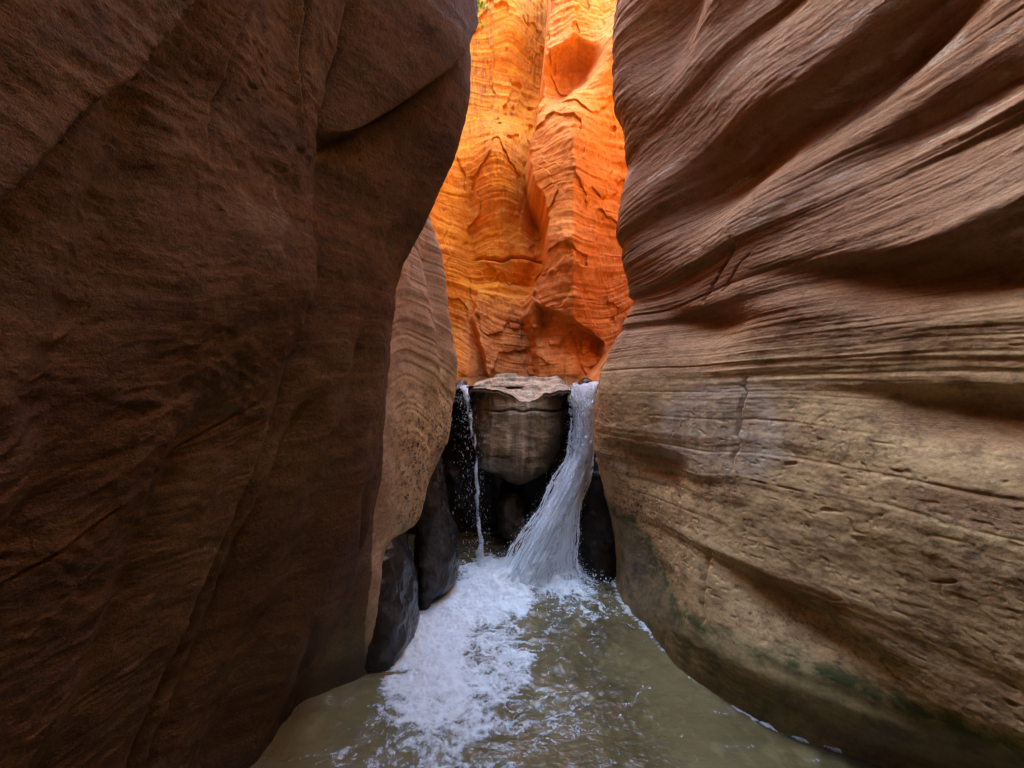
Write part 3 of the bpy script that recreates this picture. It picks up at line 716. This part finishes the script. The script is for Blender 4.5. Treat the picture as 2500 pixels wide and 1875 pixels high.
# chockstone
BY = 3.08
def bx(px): return (px - CX) / F * BY
def bz(py): return CH - (py - HY) / F * BY
def boulder():
    root = bpy.data.objects.new('boulder', None); COL.objects.link(root)
    root.location = (0, 0, 0)
    tag(root, 'big dark brown chockstone wedged between the walls, water falling on either side of it', 'boulder')
    rows = [(bz(1212), bx(1215), bx(1262), BY+.22, BY+.38), (bz(1205), bx(1190), bx(1285), BY+.14, BY+.5), (bz(1180), bx(1168), bx(1330), BY+.07, BY+.6),
            (bz(1130), bx(1158), bx(1366), BY+.01, BY+.75), (bz(1080), bx(1150), bx(1378), BY-.02, BY+.85), (bz(1000), bx(1146), bx(1392), BY-.02, BY+.9),
            (bz(975), bx(1146), bx(1394), BY, BY+.9), (bz(962), bx(1146), bx(1394), BY, BY+.9)]
    def disp(P, N):
        x, y, z = P[..., 0], P[..., 1], P[..., 2]
        d = .035 * fbm(x * 4, y * 4, z * 4, 4, 601) + .012 * ridged(x * 9, y * 9, z * 12, 3, 602) + .004 * fbm(x * 40, y * 40, z * 40, 3, 603)
        cz = bz(1003) + .012 * noise(x * 12, 0, 0, 604)
        d -= .04 * np.exp(-((z - cz) / .008) ** 2) * sstep(-.3, -.1, x)
        cz2 = bz(1118) + .02 * noise(x * 14, 0, 0, 605)
        d -= .03 * np.exp(-((z - cz2) / .007) ** 2) * (1 - sstep(-.05, .05, x))
        d -= .02 * np.exp(-((x - bx(1282) - .04 * noise(z * 6, 0, 0, 606)) / .008) ** 2) * sstep(bz(1020), bz(990), z)
        d += .012 * np.sign(fbm(x * 5, y * 5, z * 5, 3, 607)) * 0
        return d
    def at(P, N):
        x, y, z = P[..., 0], P[..., 1], P[..., 2]
        stk = np.zeros_like(x)
        for c, w in ((1262, 5), (1277, 4), (1300, 6), (1240, 10), (1195, 16)):
            xc = bx(c) + .008 * noise(z * 9, c, 0, 611)
            stk = np.maximum(stk, np.exp(-((x - xc) / (w / F * BY)) ** 2) * sstep(bz(1200), bz(1150), z))
        pale = np.clip(stk * sstep(-.3, .3, noise(x * 30, y * 10, z * 6, 612) + .35) + .5 * sstep(.0, .3, fbm(x * 6, z * 5, 0, 4, 618)) * (x < bx(1320)), 0, 1)
        return dict(s=z + .05 * noise(x * 3, y * 3, z * 3, 613), low=0 * x, wet=np.clip(.9 * sstep(bx(1320), bx(1350), x + .03 * noise(x * 8, z * 8, 0, 616)) + .9 * sstep(bx(1185), bx(1165), x) + .7 * sstep(bz(1150), bz(1190), z + .03 * noise(x * 9, z, 0, 617)) + .3 * sstep(0, .3, noise(x * 6, z * 5, 0, 614)), 0, 1) , speck=0 * x, pale=pale, algae=.25 * sstep(0, .5, noise(x * 4, z * 5, 2, 615)), streak=.45 + 0 * x)
    CF = [(1140,952),(1160,948),(1200,951),(1240,962),(1275,978),(1300,976),(1330,962),(1392,950),(1400,950)]
    def zf(x): return bz(curve(CF, np.clip(CX + x / BY * F, 1140, 1400))) + .012 * fbm(x * 14, 0 * x, 0, 3, 661)
    _disp = disp
    def disp(P, N):
        zt = zf(P[..., 0]) - .006; k = sstep(bz(1015), bz(962), P[..., 2])
        P[..., 2] += k * (zt - bz(962))
        return _disp(P, N) * (1 - .7 * k * (N[..., 2] > .5))
    cen = np.array([bx(1268), BY + .42, bz(1020)])
    PL = [((0, -1, .05), .42), ((.25, -.75, -.61), .56), ((-.35, -.72, -.60), .55), ((-.80, -.40, -.45), .575), ((.80, -.40, -.45), .56),
          ((-.62, -.78, .1), .455), ((.60, -.80, .05), .46), ((.45, -.2, -.87), .56), ((-.4, -.1, -.9), .57)]
    _d0 = disp
    def disp(P, N):
        Q = P - cen
        for n_, d_ in PL:
            n_ = np.array(n_); n_ = n_ / np.linalg.norm(n_)
            t = Q @ n_ + .02 * noise(Q[..., 0] * 6, Q[..., 1] * 6, Q[..., 2] * 6, 660)
            k = np.where(t > d_, d_ / np.maximum(t, 1e-6), 1.0)
            Q = Q * k[..., None]
        P[:] = Q + cen
        return _d0(P, N)
    loft_rock('body', M_boulder, rows, 0, at, n=3.2, disp=disp, parent=root)
    # pale broken top, rising in split plates to the back
    U = np.linspace(0, 1, 420); V = np.linspace(0, 1, 300)
    u, v = np.meshgrid(U, V)
    x = bx(1143) + (bx(1396) - bx(1143)) * u
    e = .035 * noise(u * 8, 2, 0, 621) + .015 * noise(u * 25, 2, 0, 622)
    tv = np.clip((v - .10) / .80, 0, 1); fv = np.clip(v / .10, 0, 1); bv = np.clip((v - .90) / .10, 0, 1)
    y = BY - .012 + .5 * e * (1 - tv) + .62 * tv + .015 * np.sin(fv * math.pi)
    pl = 2.6 * tv + 1.3 * fbm(u * 3.2 + 1.2 * tv, tv * 2.2, 0, 3, 623)
    step = (np.floor(pl) + sstep(.72, 1.0, pl - np.floor(pl))) / 2.6
    prof = curve([(0,.45),(.1,.7),(.25,.95),(.5,1.0),(.75,.95),(.92,1.0),(1,.6)], u)
    mz = sstep(0, .35, tv); z = zf(x) * (1 - mz) + (bz(956) - .01) * mz + prof * .135 * np.clip(.65 * step + .30 * tv, 0, 1.1) + .018 * fbm(x * 9, y * 6, 0, 4, 624) + .006 * ridged(x * 22, y * 14, 0, 2, 625)
    z = np.maximum.accumulate(z, axis=0) * .6 + z * .4
    side = sstep(0, .02, u) * sstep(0, .02, 1 - u)
    z = z - .022 * (1 - fv) - .3 * bv - .05 * (1 - side)
    P = np.stack([x, y, z], -1)
    grid('broken_top', P, M_boulder, parent=root, attrs=dict(s=z * 3, low=sstep(.3, 1.0, fv + .4 * noise(x * 12, 0, 0, 628)), wet=.35 * sstep(.0, .12, fbm(x * 6, y * 4, 0, 3, 626)), speck=.5, pale=.5 * sstep(0, .3, noise(x * 14, y * 14, 0, 627)), algae=0, streak=.2))
    return root
boulder()

# ------------------------------------------------------------------ wet black rocks at the water's edge
def wet_rock(name, rows, label, seed, n=2.4, pale_amt=.5, mat=None, amp=.03):
    def disp(P, N):
        x, y, z = P[..., 0], P[..., 1], P[..., 2]
        return 1.7 * amp * fbm(x * 3.5, y * 3.5, z * 3.5, 4, seed) + .014 * ridged(x * 7 + z * 3, y * 7, z * 6, 3, seed + 1) + .003 * fbm(x * 50, y * 50, z * 30, 2, seed + 2)
    def at(P, N):
        x, y, z = P[..., 0], P[..., 1], P[..., 2]
        return dict(s=z, low=0 * x, wet=1 + 0 * x, speck=0 * x, pale=pale_amt * sstep(.1, .4, fbm(x * 9, y * 9, z * 4, 4, seed + 3)), algae=0 * x, streak=0 * x)
    return tag(loft_rock(name, mat or M_wet, rows, 0, at, nu=300, nv=300, n=n, disp=disp), label, 'rock')
wet_rock('wet_rock', [(-.2,-.93,-.62,2.02,2.5),(0,-.92,-.585,2.03,2.5),(.12,-.90,-.56,2.02,2.5),(.3,-.9,-.58,2.04,2.5),(.5,-.90,-.625,2.10,2.5),(.64,-.9,-.68,2.18,2.5),(.8,-.9,-.76,2.3,2.5)],
         'black wet rock foot with pale scratches, below the speckled fold and left of the foam', 701)
wet_rock('wet_rock', [(-.2,-.64,-.56,2.56,2.95),(0,-.65,-.50,2.52,2.95),(.13,-.68,-.40,2.50,3.0),(.3,-.69,-.405,2.54,3.0),(.55,-.67,-.46,2.6,3.0),(.8,-.68,-.50,2.62,3.0),(1.05,-.70,-.58,2.66,3.0)],
         'smooth dark grey wet rock bulge dipping into the foam, beside the thin left stream', 711)
wet_rock('wet_rock', [(-.2,.56,.9,2.88,3.4),(0,.54,.9,2.86,3.4),(.25,.52,.9,2.9,3.4),(.5,.53,.9,2.95,3.4),(.75,.55,.9,3.0,3.4),(.86,.62,.9,3.05,3.4)],
         'dark wet rock face between the main waterfall and the right wall', 721, pale_amt=.2)
wet_rock('rubble_rock', [(.1,-.12,.08,3.35,3.6),(.3,-.12,.1,3.32,3.6),(.42,-.07,.06,3.36,3.6),(.47,-.03,.03,3.4,3.55)],
         'small rough brown rock in the black hollow under the chockstone', 731, mat=M_bed, amp=.05)
# low stones on the lips
for i, (px_, w_, h_, yy, lab) in enumerate(((1122, 14, .04, 3.3, 'small dark stone at the left lip of the falls beside the grey wall'),
                                  (1432, 16, .05, 3.5, 'small dark stone standing in the water at the lip of the main waterfall'))):
    xc = (px_ - CX) / F * yy; ww = w_ / F * yy
    wet_rock('stone', [(1.36, xc-ww, xc+ww, yy, yy+.12), (1.40, xc-ww*1.1, xc+ww*1.1, yy-.02, yy+.14), (1.42+h_*.6, xc-ww*.8, xc+ww*.8, yy, yy+.12), (1.42+h_, xc-ww*.3, xc+ww*.3, yy+.03, yy+.08)], lab, 741 + i * 10, amp=.015)

# ------------------------------------------------------------------ falling water
def fall_material(name, lo=.42, hi=.62, su=13, sv=2.8, thick=.9):
    g = NT(name)
    uv = g.n('ShaderNodeCombineXYZ'); g.put(uv.inputs[0], g.attr('u')); g.put(uv.inputs[1], g.attr('v'))
    a1 = g.noise(g.scale(uv.outputs[0], (su, sv, 1)), scale=1, detail=6, rough=.65, dist=.4)
    a3 = g.noise(g.scale(uv.outputs[0], (su * .9, sv * 5, 1)), scale=1, detail=6, rough=.7, dist=1.2)
    mxa = g.n('ShaderNodeMix', data_type='FLOAT'); g.put(mxa.inputs[0], g.attr('clump')); g.put(mxa.inputs[2], a1); g.put(mxa.inputs[3], a3); a1 = mxa.outputs[0]
    a2 = g.noise(g.scale(uv.outputs[0], (su * 3, sv * 7, 1)), scale=1, detail=3, rough=.6)
    h = g.math('ADD', a1, g.math('MULTIPLY', a2, .5))
    nrm = g.bump(h, .020, 1.0)
    p = g.bsdf(Base_Color=(.90,.96,.93), Roughness=.25, Normal=nrm, IOR=1.33)
    p.inputs['Specular IOR Level'].default_value = .6
    tl = g.n('ShaderNodeBsdfTranslucent'); g.put(tl.inputs[0], (.75,.84,.92))
    m0 = g.n('ShaderNodeMixShader'); m0.inputs[0].default_value = .3
    g.t.links.new(p.outputs[0], m0.inputs[1]); g.t.links.new(tl.outputs[0], m0.inputs[2])
    tr = g.n('ShaderNodeBsdfTransparent')
    mx = g.n('ShaderNodeMixShader')
    e = g.math('ADD', g.math('MULTIPLY', a1, .75), g.math('ADD', g.math('MULTIPLY', a2, .25), g.math('MULTIPLY', g.math('SUBTRACT', g.attr('cover'), .5), .5)))
    g.put(mx.inputs[0], g.ramp(e, lo, hi, 0, thick))
    g.t.links.new(tr.outputs[0], mx.inputs[1]); g.t.links.new(m0.outputs[0], mx.inputs[2])
    return g.done(mx.outputs[0])
M_fall = fall_material('falling_water', lo=.43, hi=.57, thick=1.0)
M_drop = None
def drop_material():
    g = NT('water_drops')
    p = g.bsdf(Base_Color=(.93,.97,.96), Roughness=.2, IOR=1.33)
    return g.done(p.outputs[0])
M_drop = drop_material()

def drops(name, pts, parent, rng, stretch=2.5, rmin=.0008, rmax=.003):
    """many small octahedral drops, elongated along the fall"""
    V, Fc = [], []
    for p in pts:
        r = rmin + (rmax - rmin) * rng.random() ** 3
        k = stretch * (.5 + rng.random())
        dx = rng.uniform(-.25, .25) * r * k
        b = len(V)
        V += [(p[0]-r,p[1],p[2]),(p[0],p[1]-r,p[2]),(p[0]+r,p[1],p[2]),(p[0],p[1]+r,p[2]),(p[0]+dx,p[1],p[2]+r*k),(p[0]-dx,p[1],p[2]-r*k)]
        for i in range(4):
            j = (i + 1) % 4
            Fc += [(b+i, b+j, b+4), (b+j, b+i, b+5)]
    return poly(name, V, Fc, M_drop, parent)

def main_fall():
    rng = random.Random(5)
    root = bpy.data.objects.new('waterfall', None); COL.objects.link(root)
    tag(root, 'wide white waterfall pouring from the lip right of the chockstone into the foam', 'waterfall')
    # (v, left px, right px, py, depth)
    K = [(0,1384,1472,940,3.42),(.06,1388,1464,946,3.26),(.14,1392,1460,975,3.20),(.28,1395,1458,1040,3.16),(.42,1388,1454,1105,3.10),(.52,1358,1446,1160,3.04),(.62,1328,1424,1225,2.99),
         (.73,1286,1414,1290,2.93),(.84,1244,1414,1355,2.88),(.93,1208,1420,1410,2.83),(1.0,1180,1430,1450,2.80)]
    V = np.linspace(0, 1, 420)
    f = [pchip([k[0] for k in K], [k[i] for k in K], V) for i in range(1, 5)]
    def sheet(off, shrL, shrR, seed, bulge, m, cover):
        U = np.linspace(0, 1, 160)
        u, v = np.meshgrid(U, V)
        lx, rx, py, dy = [a[:, None] for a in f]
        wob = 5 * noise(v * 9, seed, 0, seed) * sstep(0, .2, v)
        w = (rx - lx)
        px = lx + shrL * w + wob * (1 - u) + w * (1 - shrL - shrR) * u
        dd = dy - off - bulge * np.sin(math.pi * u) + .035 * fbm(u * 9 , v * 3.5, seed, 4, seed + 1) * sstep(0, .1, v) + .014 * fbm(u * 9, v * 22, seed, 3, seed + 2) * sstep(0, .1, v)
        dd = dd + .10 * sstep(.5, 1, v) * (u - .5)
        pyy = py + (7 * noise(u * 3.5, seed, 0, seed + 7) + 3 * noise(u * 9, seed, 0, seed + 8)) * (1 - sstep(0, .25, v))
        P = np.stack([(px - CX) / F * dd, dd, CH - (pyy - HY) / F * dd], -1)
        edge = sstep(0, .13, u) * sstep(0, .10, 1 - u)
        cov = cover * edge + .15 * sstep(.5, .8, v) - .25 * (1 - edge) - .9 * sstep(.90, 1.0, v + .05 * noise(u * 14, seed, 0, seed + 5))
        return grid('water_sheet', P, m, parent=root, attrs=dict(u=u * w / 120, v=v * 3 + .5 * noise(u * 5, seed, 0, seed), cover=cov, clump=1 - .75 * sstep(.35, .65, v)))
    sheet(0, 0, 0, 801, .05, M_fall, .80)
    sheet(.035, .06, .04, 811, .06, M_fall, .62)
    sheet(.07, .12, .16, 821, .06, M_fall, .42)
    # torn strands and clots of white water over and through the sheets
    SV, SF = [], []
    for _ in range(6500):
        v0 = rng.random() ** .85
        lng = rng.uniform(.008, .03) * (.5 + 1.3 * v0); v1 = min(1.0, v0 + lng)
        uu = min(.99 - .03 * rng.random(), max(-.07 * rng.random(), rng.gauss(.48, .30))); du = rng.uniform(-.02, .02)
        off = rng.uniform(-.02, .11); wd = rng.uniform(.0012, .0045) * (1.5 - .8 * v0) * (2 if rng.random() < .08 else 1)
        b = len(SV)
        for j in range(5):
            t = j / 4; vv = v0 + (v1 - v0) * t; i = min(419, int(vv * 419)); u_ = uu + du * t
            px = f[0][i] + (f[1][i] - f[0][i]) * u_ + 5 * math.sin(vv * 31 + uu * 4) * .4; dd = f[3][i] - off * math.sin(math.pi * min(1, max(0, u_))) - .02
            c = pt(px, f[2][i], dd); r = wd * math.sin(math.pi * (.08 + .84 * t)) + .0002
            SV += [(c[0] - r, c[1], c[2]), (c[0] + r * .5, c[1] - r * .8, c[2]), (c[0] + r * .5, c[1] + r * .8, c[2])]
            if j: SF += [(b + 3*j - 3 + q, b + 3*j - 3 + (q + 1) % 3, b + 3*j + (q + 1) % 3, b + 3*j + q) for q in range(3)]
    tag(poly('strands', SV, SF, M_drop, root), kind='stuff')
    # loose drops thrown off along the left edge and round the foot
    pts = []
    for _ in range(1500):
        v = rng.random() ** .8
        i = min(419, int(v * 419))
        lx, rx, py, dy = f[0][i], f[1][i], f[2][i], f[3][i]
        side = rng.random()
        px = lx - abs(rng.gauss(0, 4 + 12 * v)) if side < .45 else (lx + (rx - lx) * rng.random() if side < .85 else rx + abs(rng.gauss(0, 4)))
        Yd = dy - .08 * rng.random() + .05
        pts.append(pt(px, py + rng.uniform(-10, 10), Yd))
    tag(drops('spray', pts, root, rng), kind='stuff')
    # white water heaped up at the foot
    pts = []
    for _ in range(5200):
        a = rng.uniform(0, 2 * math.pi); r = abs(rng.gauss(0, .22))
        x, y = .20 + r * math.cos(a) * 1.5, 2.86 + r * math.sin(a) * .7
        pts.append((x, y, .03 + abs(rng.gauss(0, .06)) * math.exp(-(r / .4) ** 2) + .01))
    tag(drops('splash', pts, root, rng, stretch=1.3, rmin=.0015, rmax=.006), kind='stuff')
    return root
main_fall()

def thin_fall():
    rng = random.Random(9)
    root = bpy.data.objects.new('waterfall', None); COL.objects.link(root)
    tag(root, 'thin broken stream falling from the lip left of the chockstone', 'waterfall')
    K = [(0,1118,1148,940,3.32),(.06,1122,1146,948,3.2),(.2,1134,1150,1000,3.13),(.4,1150,1162,1080,3.08),(.6,1158,1168,1180,3.04),(.8,1162,1176,1280,3.02),(1,1158,1190,1385,3.0)]
    V = np.linspace(0, 1, 400)
    f = [pchip([k[0] for k in K], [k[i] for k in K], V) for i in range(1, 5)]
    def ribbon(dpx, wk, seed, cover, name='stream'):
        U = np.linspace(0, 1, 40); u, v = np.meshgrid(U, V)
        lx, rx, py, dy = [a[:, None] for a in f]
        wob = 3.0 * noise(v * 16, seed, 0, seed) + 1.5 * noise(v * 45, seed, 0, seed + 1)
        px = (lx + rx) / 2 + dpx * sstep(0, .25, v) + wob + (u - .5) * (rx - lx) * wk * (1 + .55 * noise(v * 11, seed, 0, seed + 3) + .35 * noise(v * 30, seed, 0, seed + 4))
        dd = dy - .03 * np.sin(math.pi * u) + .012 * noise(u * 4, v * 40, seed, seed + 2)
        P = np.stack([(px - CX) / F * dd, dd, CH - (py - HY) / F * dd], -1)
        edge = sstep(0, .3, u) * sstep(0, .3, 1 - u)
        return grid(name, P, M_fall, parent=root, attrs=dict(u=u * .12 + seed, v=v * 9, cover=cover * edge * (.62 + .5 * noise(v * 14 + u, seed, 0, seed + 5)) - .3 * (1 - edge), clump=.8))
    ribbon(0, 1.0, 831, .95); ribbon(2, .8, 833, .7)
    ribbon(-14, 1.4, 841, .05); ribbon(-26, 1.6, 851, -.10); ribbon(12, .9, 861, -.15)
    pts = []
    for _ in range(750):
        v = rng.random() ** 1.3; i = int(v * 399)
        c = (f[0][i] + f[1][i]) / 2
        px = c + rng.gauss(-8, 6 + 14 * min(1, v * 2.5)) + (rng.random() < .3) * rng.uniform(-35, 25)
        pts.append(pt(px, f[2][i], f[3][i] + rng.uniform(-.06, .06)))
    tag(drops('spray', pts, root, rng, stretch=5, rmin=.0007, rmax=.0024), kind='stuff')
    return root
thin_fall()

# ------------------------------------------------------------------ green sprig high on the left edge
def sprig():
    rng = random.Random(3)
    root = bpy.data.objects.new('plant', None); COL.objects.link(root)
    base = pt(1150, 20, 2.75); root.location = base
    tag(root, 'small bright green leafy plant growing from the rock at the top of the gap', 'plant')
    g = NT('green_leaf')
    col = g.mix(g.ramp(g.noise(g.co, scale=30), .35, .65), (.10,.22,.02), (.22,.33,.03))
    p = g.bsdf(Base_Color=col, Roughness=.5)
    tl = g.n('ShaderNodeBsdfTranslucent'); g.put(tl.inputs[0], (.25,.42,.03))
    mx = g.n('ShaderNodeMixShader'); mx.inputs[0].default_value = .4
    g.t.links.new(p.outputs[0], mx.inputs[1]); g.t.links.new(tl.outputs[0], mx.inputs[2]); mleaf = g.done(mx.outputs[0])
    g = NT('plant_stem'); mstem = g.done(g.bsdf(Base_Color=(.09,.08,.03), Roughness=.7).outputs[0])
    V, Fc, SV, SF = [], [], [], []
    for k in range(7):
        d = np.array([rng.uniform(.3, 1), rng.uniform(-.7, .5), rng.uniform(-.7, .6)]); d /= np.linalg.norm(d)
        L = rng.uniform(.07, .12); p0 = np.array([-.10, 0, 0.])
        prev = p0
        for j in range(9):
            t = j / 8
            c = p0 + d * (L + .10) * t + np.array([0, 0, -.05 * t * t])
            b = len(SV); r = .0022 * (1 - .7 * t)
            SV += [c + np.array(v) * r for v in ((1,0,0),(0,1,0),(0,0,1))]
            if j: SF += [(b-3+i, b-3+(i+1)%3, b+(i+1)%3, b+i) for i in range(3)]
            if t > .35:
                for _ in range(3):
                    ld = d + np.array([rng.uniform(-1, 1) for _ in range(3)]) * .9; ld /= np.linalg.norm(ld)
                    sd = np.cross(ld, [rng.uniform(-1, 1), rng.uniform(-1, 1), rng.uniform(-.2, 1)]); sd /= np.linalg.norm(sd)
                    ll = rng.uniform(.018, .034); w = ll * .30; b = len(V)
                    up = np.cross(sd, ld) * w * .35
                    V += [c, c + ld * ll * .35 + sd * w + up, c + ld * ll * .7 + sd * w * .7 + up, c + ld * ll, c + ld * ll * .7 - sd * w * .7 + up, c + ld * ll * .35 - sd * w + up, c + ld * ll * .5]
                    Fc += [(b, b+1, b+6), (b+1, b+2, b+6), (b+2, b+3, b+6), (b+3, b+4, b+6), (b+4, b+5, b+6), (b+5, b, b+6)]
    poly('leaves', V, Fc, mleaf, root); poly('stems', SV, SF, mstem, root)
sprig()
